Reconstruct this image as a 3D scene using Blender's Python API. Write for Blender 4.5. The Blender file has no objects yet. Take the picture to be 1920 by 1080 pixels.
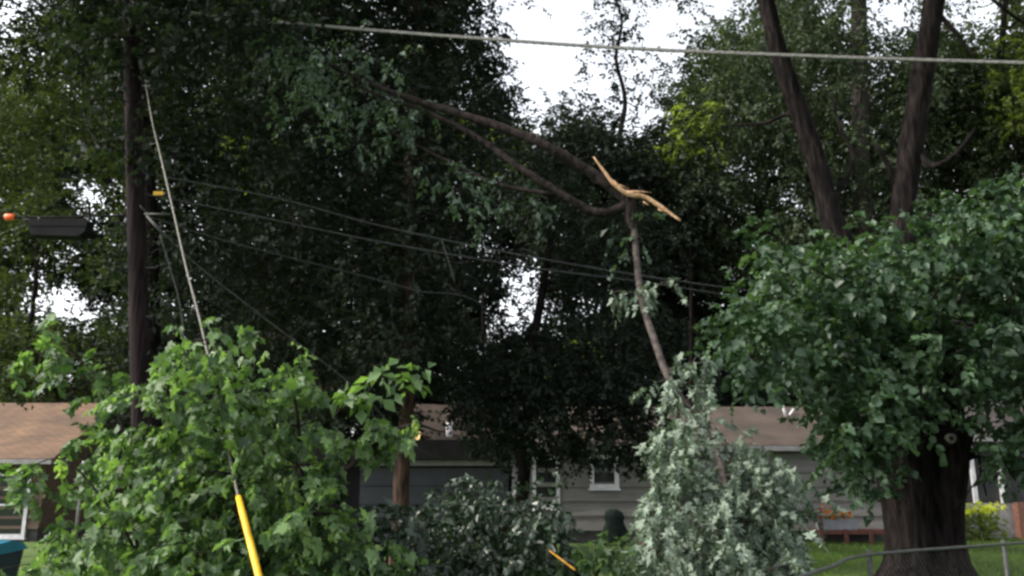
import bpy, math, random
import numpy as np
from mathutils import Vector
R = math.radians
# ---------------------------------------------------------------- camera, sky, sun, exposure
SC = bpy.context.scene
COL = SC.collection
F = 1600.0; PITCH = R(13.0); CAMZ = 1.6
cd = bpy.data.cameras.new('camera'); cam = bpy.data.objects.new('camera', cd); COL.objects.link(cam)
cd.sensor_width = 36.0; cd.lens = 36.0*F/1920.0; cd.clip_end = 2000; cd.clip_start = 0.05
cam.location = (0, 0, CAMZ); cam.rotation_euler = (R(90)+PITCH, 0, 0)
SC.camera = cam
SUN_EL = 38.0; SUN_ROT = -100.0
w = bpy.data.worlds.new('World'); SC.world = w; w.use_nodes = True
nt = w.node_tree; nt.nodes.clear()
sky = nt.nodes.new('ShaderNodeTexSky'); sky.sky_type = 'NISHITA'; sky.sun_disc = False
sky.sun_elevation = R(SUN_EL); sky.sun_rotation = R(SUN_ROT)
sky.air_density = 1.0; sky.dust_density = 4.0; sky.ozone_density = 1.0
hs = nt.nodes.new('ShaderNodeHueSaturation'); hs.inputs['Saturation'].default_value = 0.22
bg = nt.nodes.new('ShaderNodeBackground'); bg.inputs['Strength'].default_value = 0.15
wo = nt.nodes.new('ShaderNodeOutputWorld')
nt.links.new(sky.outputs[0], hs.inputs['Color']); nt.links.new(hs.outputs[0], bg.inputs[0]); nt.links.new(bg.outputs[0], wo.inputs[0])
sd = bpy.data.lights.new('sun', 'SUN'); sd.energy = 1.2; sd.angle = R(0.6); sd.color = (1.0, 0.9, 0.74)
sun = bpy.data.objects.new('sun', sd); COL.objects.link(sun)
sv = Vector((math.sin(R(SUN_ROT))*math.cos(R(SUN_EL)), math.cos(R(SUN_ROT))*math.cos(R(SUN_EL)), math.sin(R(SUN_EL))))
sun.rotation_euler = sv.to_track_quat('Z', 'Y').to_euler()
SC.view_settings.view_transform = 'Standard'; SC.view_settings.look = 'None'
SC.view_settings.gamma = 1.0; SC.view_settings.exposure = 1.75
SC.render.engine = 'CYCLES'
SC.cycles.max_bounces = 5; SC.cycles.diffuse_bounces = 3; SC.cycles.glossy_bounces = 2; SC.cycles.transmission_bounces = 3
SC.cycles.use_denoising = True
SC.cycles.filter_width = 2.8
SC.cycles.sample_clamp_indirect = 4.0

def at(px, py, Y):
    """the point at depth Y seen at pixel (px, py) of the 1920x1080 photograph"""
    u = (px-960)/F; v = (540-py)/F
    dy = math.cos(PITCH)-v*math.sin(PITCH); dz = math.sin(PITCH)+v*math.cos(PITCH)
    t = Y/dy
    return np.array((u*t, Y, CAMZ+dz*t))
def px_of(P):
    P = np.atleast_2d(P); y = P[:, 1]; z = P[:, 2]-CAMZ
    d = y*math.cos(PITCH)+z*math.sin(PITCH); u = P[:, 0]/d; v = (-y*math.sin(PITCH)+z*math.cos(PITCH))/d
    return np.stack((960+u*F, 540-v*F, F/d), 1)

# ---------------------------------------------------------------- materials
def newmat(name):
    m = bpy.data.materials.new(name); m.use_nodes = True
    n = m.node_tree.nodes; n.clear()
    o = n.new('ShaderNodeOutputMaterial')
    return m, m.node_tree, n, o
def ramp(nt, fac, cols):
    r = nt.nodes.new('ShaderNodeValToRGB'); e = r.color_ramp.elements
    while len(e) < len(cols): e.new(0.5)
    for i, (p, c) in enumerate(cols):
        e[i].position = p; e[i].color = (c[0], c[1], c[2], 1)
    nt.links.new(fac, r.inputs[0]); return r
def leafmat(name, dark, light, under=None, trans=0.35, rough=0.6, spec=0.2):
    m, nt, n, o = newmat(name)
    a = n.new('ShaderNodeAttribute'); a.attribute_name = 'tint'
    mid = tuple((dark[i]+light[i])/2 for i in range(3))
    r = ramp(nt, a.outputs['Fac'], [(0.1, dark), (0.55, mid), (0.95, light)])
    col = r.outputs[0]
    if under:
        g = n.new('ShaderNodeNewGeometry')
        r2 = ramp(nt, a.outputs['Fac'], [(0.0, tuple(c*.75 for c in under)), (1.0, tuple(c*1.2 for c in under))])
        mx = n.new('ShaderNodeMix'); mx.data_type = 'RGBA'
        nt.links.new(g.outputs['Backfacing'], mx.inputs[0]); nt.links.new(col, mx.inputs[6]); nt.links.new(r2.outputs[0], mx.inputs[7])
        col = mx.outputs[2]
    p = n.new('ShaderNodeBsdfPrincipled'); p.inputs['Roughness'].default_value = rough
    p.inputs['Specular IOR Level'].default_value = spec
    nt.links.new(col, p.inputs['Base Color'])
    t = n.new('ShaderNodeBsdfTranslucent')
    tc = n.new('ShaderNodeMix'); tc.data_type = 'RGBA'; tc.blend_type = 'MULTIPLY'; tc.inputs[0].default_value = 1
    nt.links.new(r.outputs[0], tc.inputs[6]); tc.inputs[7].default_value = (1.5, 1.7, 0.6, 1)
    nt.links.new(tc.outputs[2], t.inputs[0])
    ms = n.new('ShaderNodeMixShader'); ms.inputs[0].default_value = trans
    nt.links.new(p.outputs[0], ms.inputs[1]); nt.links.new(t.outputs[0], ms.inputs[2]); nt.links.new(ms.outputs[0], o.inputs[0])
    return m
def surf(name, c1, c2, scale=8.0, rough=0.8, bump=0.0, stretch=(1, 1, 1), detail=6, spec=0.3, c3=None, metal=0.0):
    m, nt, n, o = newmat(name)
    tc = n.new('ShaderNodeTexCoord'); mp = n.new('ShaderNodeMapping'); mp.inputs['Scale'].default_value = stretch
    nt.links.new(tc.outputs['Object'], mp.inputs[0])
    ns = n.new('ShaderNodeTexNoise'); ns.inputs['Scale'].default_value = scale; ns.inputs['Detail'].default_value = detail
    nt.links.new(mp.outputs[0], ns.inputs['Vector'])
    cols = [(0.35, c1), (0.65, c2)] if not c3 else [(0.3, c1), (0.5, c2), (0.7, c3)]
    r = ramp(nt, ns.outputs['Fac'], cols)
    p = n.new('ShaderNodeBsdfPrincipled'); p.inputs['Roughness'].default_value = rough; p.inputs['Specular IOR Level'].default_value = spec
    p.inputs['Metallic'].default_value = metal
    nt.links.new(r.outputs[0], p.inputs['Base Color'])
    if bump:
        b = n.new('ShaderNodeBump'); b.inputs['Strength'].default_value = bump; b.inputs['Distance'].default_value = 0.05
        nt.links.new(ns.outputs['Fac'], b.inputs['Height']); nt.links.new(b.outputs[0], p.inputs['Normal'])
    nt.links.new(p.outputs[0], o.inputs[0]); return m
def shingles(name, c1, c2, c3):
    m, nt, n, o = newmat(name)
    tc = n.new('ShaderNodeTexCoord')
    bk = n.new('ShaderNodeTexBrick'); bk.inputs['Scale'].default_value = 1.0
    bk.inputs['Brick Width'].default_value = 0.32; bk.inputs['Row Height'].default_value = 0.14; bk.inputs['Mortar Size'].default_value = 0.012
    bk.inputs['Color1'].default_value = (*c1, 1); bk.inputs['Color2'].default_value = (*c2, 1); bk.inputs['Mortar'].default_value = tuple(c*0.35 for c in c1)+(1,)
    nt.links.new(tc.outputs['UV'], bk.inputs['Vector'])
    ns = n.new('ShaderNodeTexNoise'); ns.inputs['Scale'].default_value = 0.9; ns.inputs['Detail'].default_value = 7
    nt.links.new(tc.outputs['Object'], ns.inputs['Vector'])
    r = ramp(nt, ns.outputs['Fac'], [(0.35, (0.45, 0.45, 0.45)), (0.65, (1, 1, 1))])
    mx = n.new('ShaderNodeMix'); mx.data_type = 'RGBA'; mx.blend_type = 'MULTIPLY'; mx.inputs[0].default_value = 0.8
    nt.links.new(bk.outputs[0], mx.inputs[6]); nt.links.new(r.outputs[0], mx.inputs[7])
    p = n.new('ShaderNodeBsdfPrincipled'); p.inputs['Roughness'].default_value = 0.9
    nt.links.new(mx.outputs[2], p.inputs['Base Color']); nt.links.new(p.outputs[0], o.inputs[0]); return m

M = {}
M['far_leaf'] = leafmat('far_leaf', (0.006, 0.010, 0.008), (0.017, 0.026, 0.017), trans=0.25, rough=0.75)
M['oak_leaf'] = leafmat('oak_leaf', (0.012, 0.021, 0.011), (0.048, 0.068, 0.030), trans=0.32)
M['blue_leaf'] = leafmat('blue_leaf', (0.02, 0.036, 0.026), (0.085, 0.125, 0.088), trans=0.22, rough=0.38)
M['olive_leaf'] = leafmat('olive_leaf', (0.022, 0.031, 0.015), (0.07, 0.092, 0.038), trans=0.35)
M['sunlit_leaf'] = leafmat('sunlit_leaf', (0.05, 0.07, 0.018), (0.15, 0.185, 0.045), trans=0.5)  # sunlight on far leaves put into a brighter yellow-green
M['ash_leaf'] = leafmat('ash_leaf', (0.016, 0.026, 0.016), (0.054, 0.074, 0.040), trans=0.3)
M['young_leaf'] = leafmat('young_leaf', (0.06, 0.11, 0.04), (0.19, 0.28, 0.10), trans=0.5, rough=0.5, spec=0.3)
M['linden_leaf'] = leafmat('linden_leaf', (0.016, 0.037, 0.022), (0.08, 0.135, 0.07), trans=0.25, rough=0.45, spec=0.35)
M['maple_leaf'] = leafmat('maple_leaf', (0.020, 0.046, 0.022), (0.135, 0.22, 0.085), under=(0.09, 0.145, 0.07), trans=0.4, rough=0.5, spec=0.3)
M['silver_leaf'] = leafmat('silver_leaf', (0.036, 0.056, 0.038), (0.095, 0.14, 0.092), under=(0.16, 0.205, 0.16), trans=0.2, rough=0.5)
M['gloss_leaf'] = leafmat('gloss_leaf', (0.007, 0.016, 0.009), (0.030, 0.052, 0.027), under=(0.036, 0.055, 0.038), trans=0.15, rough=0.35, spec=0.45)
M['hedge_leaf'] = leafmat('hedge_leaf', (0.05, 0.08, 0.015), (0.2, 0.25, 0.035), trans=0.3)
M['hedge_sunlit'] = leafmat('hedge_sunlit', (0.42, 0.46, 0.03), (0.68, 0.68, 0.09), trans=0.45)  # sunlight on the hedge tops painted as bright yellow
M['flower'] = leafmat('flower', (0.25, 0.07, 0.01), (0.45, 0.2, 0.03), trans=0.3)
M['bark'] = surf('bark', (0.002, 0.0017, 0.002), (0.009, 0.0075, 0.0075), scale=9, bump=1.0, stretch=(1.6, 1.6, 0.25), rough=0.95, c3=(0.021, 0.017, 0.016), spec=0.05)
M['bark_red'] = surf('bark_red', (0.014, 0.008, 0.007), (0.075, 0.043, 0.03), scale=9, bump=1.0, stretch=(1.6, 1.6, 0.25), rough=0.95)
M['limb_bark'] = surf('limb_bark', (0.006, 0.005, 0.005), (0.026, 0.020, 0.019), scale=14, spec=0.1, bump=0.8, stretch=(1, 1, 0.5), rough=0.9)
M['grey_bark'] = surf('grey_bark', (0.018, 0.014, 0.013), (0.056, 0.046, 0.041), scale=14, bump=0.5, rough=0.9)
M['knot'] = surf('knot', (0.12, 0.11, 0.095), (0.22, 0.2, 0.17), scale=20)
M['splinter'] = surf('splinter', (0.26, 0.15, 0.08), (0.42, 0.27, 0.16), scale=30, bump=0.4, stretch=(1, 1, 0.3), rough=0.8)
M['pole_wood'] = surf('pole_wood', (0.0045, 0.003, 0.0035), (0.017, 0.011, 0.012), spec=0.08, scale=10, bump=0.6, stretch=(3, 3, 0.12), rough=0.9)
M['cable'] = surf('cable', (0.11, 0.108, 0.105), (0.2, 0.195, 0.185), scale=30, rough=0.5, stretch=(1, 1, 1))
M['dark_cable'] = surf('dark_cable', (0.018, 0.018, 0.02), (0.048, 0.048, 0.052), scale=20, rough=0.5)
M['guy'] = surf('guy', (0.055, 0.052, 0.042), (0.11, 0.105, 0.085), scale=30, rough=0.6)
M['black_plastic'] = surf('black_plastic', (0.003, 0.003, 0.004), (0.007, 0.0075, 0.009), scale=6, rough=0.7, spec=0.08)
M['orange'] = surf('orange', (0.75, 0.09, 0.02), (0.9, 0.14, 0.04), scale=6, rough=0.5)
M['yellow'] = surf('yellow', (0.42, 0.22, 0.01), (0.55, 0.31, 0.012), scale=5, rough=0.5, c3=(0.55, 0.35, 0.04))
M['old_yellow'] = surf('old_yellow', (0.22, 0.10, 0.01), (0.34, 0.17, 0.015), scale=12)
M['galv'] = surf('galv', (0.02, 0.022, 0.021), (0.05, 0.053, 0.05), scale=25, rough=0.6)
M['tan_siding'] = surf('tan_siding', (0.07, 0.046, 0.034), (0.095, 0.065, 0.048), scale=3, stretch=(1, 1, 3))
M['grey_siding'] = surf('grey_siding', (0.12, 0.116, 0.11), (0.16, 0.154, 0.146), scale=2.5, stretch=(0.6, 1, 4))
M['pink_siding'] = surf('pink_siding', (0.26, 0.19, 0.16), (0.32, 0.24, 0.2), scale=3)
M['yellow_siding'] = surf('yellow_siding', (0.72, 0.5, 0.22), (0.8, 0.58, 0.28), scale=2)
M['white'] = surf('white', (0.45, 0.45, 0.48), (0.6, 0.6, 0.63), scale=6, rough=0.5)
M['trim_grey'] = surf('trim_grey', (0.18, 0.175, 0.18), (0.26, 0.25, 0.26), scale=5, rough=0.6)
M['garage_door'] = surf('garage_door', (0.028, 0.031, 0.038), (0.04, 0.044, 0.053), scale=2, rough=0.6)
M['dark_fascia'] = surf('dark_fascia', (0.008, 0.008, 0.009), (0.014, 0.014, 0.016), scale=4, spec=0.1)
M['roof_brown'] = shingles('roof_brown', (0.16, 0.088, 0.045), (0.11, 0.06, 0.034), None)
M['roof_pink'] = shingles('roof_pink', (0.08, 0.056, 0.042), (0.055, 0.039, 0.03), None)
M['roof_dark'] = shingles('roof_dark', (0.05, 0.04, 0.04), (0.035, 0.028, 0.028), None)
M['foundation'] = surf('foundation', (0.03, 0.03, 0.03), (0.06, 0.058, 0.055), scale=5)
M['brick'] = surf('brick', (0.13, 0.06, 0.045), (0.19, 0.095, 0.07), scale=12)
M['deck_wood'] = surf('deck_wood', (0.06, 0.022, 0.017), (0.10, 0.038, 0.028), scale=8, stretch=(0.5, 4, 4))
M['bin_lid'] = surf('bin_lid', (0.008, 0.11, 0.18), (0.012, 0.15, 0.23), scale=3, rough=0.35, spec=0.6)
M['bin_body'] = surf('bin_body', (0.005, 0.012, 0.03), (0.012, 0.022, 0.045), scale=3, rough=0.4)
M['label_grey'] = surf('label_grey', (0.2, 0.2, 0.22), (0.3, 0.3, 0.33), scale=9)
M['planter'] = surf('planter', (0.12, 0.13, 0.15), (0.17, 0.18, 0.2), scale=5)
M['cover'] = surf('cover', (0.004, 0.008, 0.007), (0.012, 0.019, 0.016), scale=7, spec=0.1, bump=0.5)
M['red'] = surf('red', (0.25, 0.008, 0.012), (0.5, 0.02, 0.025), scale=4, rough=0.4)
def glassmat():
    m, nt, n, o = newmat('pane')
    p = n.new('ShaderNodeBsdfPrincipled'); p.inputs['Base Color'].default_value = (0.015, 0.018, 0.02, 1); p.inputs['Roughness'].default_value = 0.06
    p.inputs['Specular IOR Level'].default_value = 0.6
    nt.links.new(p.outputs[0], o.inputs[0]); return m
M['pane'] = glassmat()
M['screen'] = surf('screen', (0.02, 0.02, 0.022), (0.035, 0.034, 0.036), scale=2)
def grassmat():
    m = surf('lawn', (0.03, 0.052, 0.016), (0.065, 0.105, 0.03), scale=0.7, rough=0.95, detail=10, spec=0.1, c3=(0.09, 0.13, 0.04), bump=0.4)
    return m
M['lawn'] = grassmat()
M['grass'] = leafmat('grass', (0.045, 0.075, 0.02), (0.13, 0.2, 0.05), trans=0.3)

# ---------------------------------------------------------------- mesh helpers
def link(o, parent=None):
    COL.objects.link(o)
    if parent: o.parent = parent
    return o
def tag(o, label=None, cat=None, group=None, kind=None):
    if label: o['label'] = label
    if cat: o['category'] = cat
    if group: o['group'] = group
    if kind: o['kind'] = kind
    return o
def thing(name, label, cat, loc=(0, 0, 0), group=None):
    o = bpy.data.objects.new(name, None); link(o); o.location = tuple(float(c) for c in loc); o.empty_display_size = 0.2
    return tag(o, label, cat, group)
def place(o, parent):
    """parts are meshed in world coordinates: shift them into the frame of their thing"""
    if parent is not None:
        off = Vector((0, 0, 0)); p = parent
        while p is not None: off += p.location; p = p.parent
        co = np.empty(len(o.data.vertices)*3, 'f'); o.data.vertices.foreach_get('co', co)
        co = co.reshape(-1, 3)-np.array(off, 'f'); o.data.vertices.foreach_set('co', co.ravel()); o.data.update()
        o.parent = parent
    return o
class MB:
    def __init__(s): s.v = []; s.f = []; s.uv = []; s.smooth = []
    def add(s, vs, fs, smooth=False, uvs=None):
        b = len(s.v); s.v += [tuple(float(c) for c in x) for x in vs]
        for i, f in enumerate(fs):
            s.f.append(tuple(b+k for k in f)); s.smooth.append(smooth)
            s.uv.append(uvs[i] if uvs else None)
        return s
    def box(s, x0, x1, y0, y1, z0, z1, b=0.0):
        if b <= 0:
            v = [(x, y, z) for z in (z0, z1) for y in (y0, y1) for x in (x0, x1)]
            return s.add(v, [(0, 2, 3, 1), (4, 5, 7, 6), (0, 1, 5, 4), (2, 6, 7, 3), (0, 4, 6, 2), (1, 3, 7, 5)])
        # chamfered box
        vs = []; 
        for z, i in ((z0, 0), (z0+b, 1), (z1-b, 1), (z1, 0)):
            e = b if i == 0 else 0
            for (cx, sx) in ((x0, 1), (x1, -1)):
                pass
            ring = [(x0+b+e*0, y0+e, z), (x1-b, y0+e, z), (x1-e, y0+b, z), (x1-e, y1-b, z), (x1-b, y1-e, z), (x0+b, y1-e, z), (x0+e, y1-b, z), (x0+e, y0+b, z)]
            vs += ring
        fs = [tuple(range(7, -1, -1)), tuple(range(24, 32))]
        for k in range(3):
            for i in range(8):
                j = (i+1) % 8; fs.append((k*8+i, k*8+j, (k+1)*8+j, (k+1)*8+i))
        return s.add(vs, fs)
    def prism(s, poly, y0, y1):
        """poly: list of (x, z); extruded along y"""
        n = len(poly)
        v = [(x, y0, z) for x, z in poly]+[(x, y1, z) for x, z in poly]
        fs = [tuple(range(n)), tuple(range(2*n-1, n-1, -1))]+[(i, i+n, (i+1) % n+n, (i+1) % n) for i in range(n)]
        return s.add(v, fs)
    def slab(s, quad, th, uvscale=True):
        """a thick sheet: four corners (counter-clockwise seen from outside), thickness th inward; uv in metres"""
        q = [np.array(p, float) for p in quad]
        nrm = np.cross(q[1]-q[0], q[3]-q[0]); nrm /= np.linalg.norm(nrm)
        lo = [p-nrm*th for p in q]
        L = np.linalg.norm(q[1]-q[0]); H = np.linalg.norm(q[3]-q[0])
        uv = [(0, 0), (L, 0), (L, H), (0, H)]
        fs = [(0, 1, 2, 3), (7, 6, 5, 4)]+[(i, i+4, (i+1) % 4+4, (i+1) % 4) for i in range(4)]
        return s.add(q+lo, fs, uvs=[uv, uv[::-1]]+[[(0, 0), (0, .1), (.1, .1), (.1, 0)]]*4)
    def tube(s, pts, rad, n=8, cap=True, wob=0.0, rng=None):
        P = [np.array(p, float) for p in pts]
        if np.isscalar(rad): rad = [rad]*len(P)
        T = []
        for i in range(len(P)):
            a = P[max(i-1, 0)]; b = P[min(i+1, len(P)-1)]; t = b-a; T.append(t/max(np.linalg.norm(t), 1e-9))
        ref = np.array((0, 0, 1.)) if abs(T[0][2]) < 0.9 else np.array((1., 0, 0))
        u = np.cross(T[0], ref); u /= np.linalg.norm(u)
        vs = []
        for i, p in enumerate(P):
            u = u-T[i]*np.dot(u, T[i]); u /= np.linalg.norm(u); v = np.cross(T[i], u)
            for k in range(n):
                a = 2*math.pi*k/n; r = rad[i]
                if wob: r *= 1+wob*(rng.random()-0.5)
                vs.append(p+u*math.cos(a)*r+v*math.sin(a)*r)
        fs = []
        for i in range(len(P)-1):
            for k in range(n):
                j = (k+1) % n; fs.append((i*n+k, i*n+j, (i+1)*n+j, (i+1)*n+k))
        if cap: fs += [tuple(range(n-1, -1, -1)), tuple(range((len(P)-1)*n, len(P)*n))]
        return s.add(vs, fs, smooth=True)
    def build(s, name, mat, parent=None):
        me = bpy.data.meshes.new(name); me.from_pydata(s.v, [], s.f); me.materials.append(mat)
        me.polygons.foreach_set('use_smooth', s.smooth)
        if any(u is not None for u in s.uv):
            l = me.uv_layers.new(name='UVMap'); k = 0
            for f, u in zip(s.f, s.uv):
                for i in range(len(f)):
                    l.data[k].uv = u[i] if u else (0, 0); k += 1
        o = bpy.data.objects.new(name, me); link(o)
        return place(o, parent)

def curve_pts(pts, n=6):
    """Catmull-Rom through control points"""
    P = [np.array(p, float) for p in pts]
    if len(P) < 3: return [P[0]+(P[-1]-P[0])*k/n for k in range(n+1)]
    out = []; E = [2*P[0]-P[1]]+P+[2*P[-1]-P[-2]]
    for i in range(1, len(E)-2):
        a, b, c, d = E[i-1:i+3]
        for k in range(n):
            t = k/n; out.append(0.5*(2*b+(c-a)*t+(2*a-5*b+4*c-d)*t*t+(3*b-a-3*c+d)*t**3))
    out.append(P[-1]); return out
def lerp_r(rs, n, m):
    out = []
    for i in range(len(rs)-1):
        for k in range(n): out.append(rs[i]+(rs[i+1]-rs[i])*k/n)
    out.append(rs[-1]); return out[:m] if len(out) >= m else out+[rs[-1]]*(m-len(out))

# ---------------------------------------------------------------- foliage
def nz(a): return a/np.maximum(np.linalg.norm(a, axis=-1, keepdims=True), 1e-9)
SHAPES = {
 # (along, across) outlines, triangulated from vertex 0; third = lift
 'oval': ([(0, 0, 0), (0.45, -0.34, 0.10), (1, 0, -0.06), (0.45, 0.34, 0.10)], [(0, 1, 2), (0, 2, 3)]),
 'round': ([(0, 0, 0), (0.12, -0.36, .06), (0.55, -0.44, .1), (1.0, 0, -.1), (0.55, 0.44, .1), (0.12, 0.36, .06)], [(0, 1, 2), (0, 2, 3), (0, 3, 4), (0, 4, 5)]),
 'maple': ([(0.15, 0, 0), (-0.02, -0.2, .03), (0.10, -0.42, -.08), (0.32, -0.33, .04), (0.60, -0.44, -.10), (0.68, -0.2, .03), (1.05, 0, -.16),
            (0.68, 0.2, .03), (0.60, 0.44, -.10), (0.32, 0.33, .04), (0.10, 0.42, -.08), (-0.02, 0.2, .03)],
           [(0, i, i+1) for i in range(1, 11)]),
}
SHAPES['star'] = ([(0.18, 0, 0), (0.02, -0.08, .02), (0.18, -0.46, -.10), (0.36, -0.12, .04), (0.74, -0.42, -.16), (0.58, -0.08, .04), (1.1, 0, -.22),
   (0.58, 0.08, .04), (0.74, 0.42, -.16), (0.36, 0.12, .04), (0.18, 0.46, -.10), (0.02, 0.08, .02)], [(0, i, i+1) for i in range(1, 11)])
def foliage(name, clusters, mat, parent, L=0.13, spray=0.45, per=8, dens=300, shape='oval', droop=0.25, flat=0.6, flip=0.0, seed=0, tint_c=0.55, thin=0.7):
    """clusters: array (x, y, z, r). One mesh of leaves set along twigs"""
    rng = np.random.default_rng(seed)
    C = np.array(clusters, float)
    if len(C) == 0: return None
    ns = np.maximum(2, (dens*C[:, 3]**2/per).astype(int))
    idx = np.repeat(np.arange(len(C)), ns); N = len(idx)
    d = nz(rng.normal(size=(N, 3))); d[:, 2] *= 0.75
    rad = C[idx, 3][:, None]*(rng.random((N, 1))**0.45)
    base = C[idx, :3]+d*rad
    ct = rng.random(len(C)); st = rng.random(N)
    sd = nz(d*0.7+rng.normal(size=(N, 3))*0.55+np.array((0, 0, -droop)))
    slen = spray*(0.6+0.8*rng.random((N, 1)))
    k = np.tile(np.arange(per), N); si = np.repeat(np.arange(N), per)
    tt = (k+0.5)/per; n = len(si)
    pos = base[si]+sd[si]*slen[si]*(tt[:, None])
    pos[:, 2] -= droop*0.5*slen[si][:, 0]*tt**2
    side = nz(np.cross(sd[si], rng.normal(size=(N, 3))[si]*0.3+np.array((0, 0, 1.))))
    sg = np.where(k % 2 == 0, 1., -1.)[:, None]
    ax = nz(sd[si]*0.55+side*sg*0.75+rng.normal(size=(n, 3))*0.3+np.array((0, 0, -droop)))
    nm = np.array((0, 0, flat))+d[si]*0.35+rng.normal(size=(n, 3))*0.38
    flipm = np.where(rng.random((n, 1)) < flip, -1., 1.)
    nm = nm*flipm
    nm = nz(nm-ax*np.sum(nm*ax, 1, keepdims=True)); bt = np.cross(nm, ax)
    sv_, tri = SHAPES[shape]; sv_ = np.array(sv_)
    size = L*(0.55+0.75*rng.random((n, 1)))
    wv = rng.uniform(.6, 1.1, n); cv = rng.uniform(.2, 2.6, n); fv = rng.uniform(-.5, 1.2, n)
    if thin < 1: pass
    P = pos[:, None, :]+(ax[:, None, :]*sv_[None, :, 0:1]+bt[:, None, :]*sv_[None, :, 1:2]*wv[:, None, None]+nm[:, None, :]*(sv_[None, :, 2:3]*cv[:, None, None]+(sv_[None, :, 1:2]**2)*fv[:, None, None]))*size[:, None, :]
    nv = len(sv_); V = P.reshape(-1, 3)
    tri = np.array(tri); nt_ = len(tri)
    Fc = (np.arange(n)[:, None, None]*nv+tri[None]).reshape(-1, 3)
    tint = np.clip(ct[idx][si]*tint_c+st[si]*0.3+rng.random(n)*(0.7-tint_c)+0.0, 0, 1)
    me = bpy.data.meshes.new(name)
    if parent is not None:
        V = V-np.array(parent.location)
    me.vertices.add(len(V)); me.vertices.foreach_set('co', V.astype('f').ravel())
    me.loops.add(Fc.size); me.loops.foreach_set('vertex_index', Fc.astype('i').ravel())
    me.polygons.add(len(Fc)); me.polygons.foreach_set('loop_start', (np.arange(len(Fc))*3).astype('i'))
    at_ = me.attributes.new('tint', 'FLOAT', 'POINT'); at_.data.foreach_set('value', np.repeat(tint, nv).astype('f'))
    me.materials.append(mat); me.update(calc_edges=True)
    o = bpy.data.objects.new(name, me); link(o)
    if parent is not None: o.parent = parent
    return o
def in_poly(x, y, poly):
    c = False; j = len(poly)-1
    for i in range(len(poly)):
        xi, yi = poly[i]; xj, yj = poly[j]
        if (yi > y) != (yj > y) and x < (xj-xi)*(y-yi)/(yj-yi)+xi: c = not c
        j = i
    return c
# openings in the canopy where the sky shows: trees keep their crowns clear of them
GAPS = [(1035, -20, 92, 110), (1010, 90, 62, 80), (1150, -60, 230, 60), (1235, 30, 62, 70), (1200, 190, 55, 60), (1090, 150, 45, 40),
        (150, 335, 20, 22), (108, 562, 46, 28), (160, 585, 28, 16), (120, 475, 16, 8), (170, 395, 12, 8), (128, 700, 8, 26),
        (965, 515, 26, 16), (1000, 585, 18, 18), (935, 610, 12, 12), (1320, 20, 30, 24), (1680, 20, 36, 20), (1840, 40, 28, 24), (1405, 20, 12, 16)]
def gap_hit(P, r, slack):
    q = px_of(P)[0]; pr = r*q[2]*slack
    for gx, gy, a, b in GAPS:
        if ((q[0]-gx)/(a+pr))**2+((q[1]-gy)/(b+pr))**2 < 1: return True
    return False
def clusters_in(poly, Y, n, r, depth, seed, slack=0.9, gaps=True, zmin=0.3, sep=0.9):
    rng = random.Random(seed); xs = [p[0] for p in poly]; ys = [p[1] for p in poly]; out = []
    tries = 0
    while len(out) < n and tries < n*60:
        tries += 1
        x = rng.uniform(min(xs), max(xs)); y = rng.uniform(min(ys), max(ys))
        if not in_poly(x, y, poly): continue
        yy = Y+rng.uniform(-depth, depth); P = at(x, y, yy); rr = r*rng.uniform(0.65, 1.25)
        if P[2] < zmin: continue
        if gaps and gap_hit(P, rr, slack): continue
        if any((P[0]-q[0])**2+(P[1]-q[1])**2+(P[2]-q[2])**2 < (sep*min(rr, q[3]))**2 for q in out): continue
        out.append((P[0], P[1], P[2], rr))
    return out
def limbs(mb, trunk_pts, trunk_r, clusters, seed, rmin=0.012, every=1, n=5, start=0.35):
    """branches from the trunk out to every cluster"""
    rng = random.Random(seed)
    nodes = [(np.array(p), r) for p, r in list(zip(trunk_pts, trunk_r))[int(len(trunk_pts)*start):]]
    if not nodes: nodes = [(np.array(trunk_pts[-1]), trunk_r[-1])]
    T = np.array([x[0] for x in nodes])
    cl = sorted(clusters, key=lambda c: min(np.linalg.norm(T-np.array(c[:3]), axis=1)))
    for c in cl[::every]:
        c3 = np.array(c[:3]); best = None
        for p, r in nodes:
            d = np.linalg.norm(p-c3); cost = d+max(0, (p[2]-c3[2]))*0.8-r*2
            if best is None or cost < best[0]: best = (cost, p, r, d)
        _, p, r, d = best
        r0 = max(rmin, min(r*0.6, 0.012+d*0.022)); mid = (p+c3)/2+np.array((rng.uniform(-1, 1), rng.uniform(-1, 1), rng.uniform(-.3, 1)))*d*0.12
        pts = curve_pts([p, mid, c3], 4); rs = [r0+(rmin*0.5-r0)*i/(len(pts)-1) for i in range(len(pts))]
        mb.tube(pts, rs, n=n, cap=False)
        nodes += [(mid, r0*0.75), (c3, max(rmin, r0*0.4))]
TREES = {}
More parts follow.
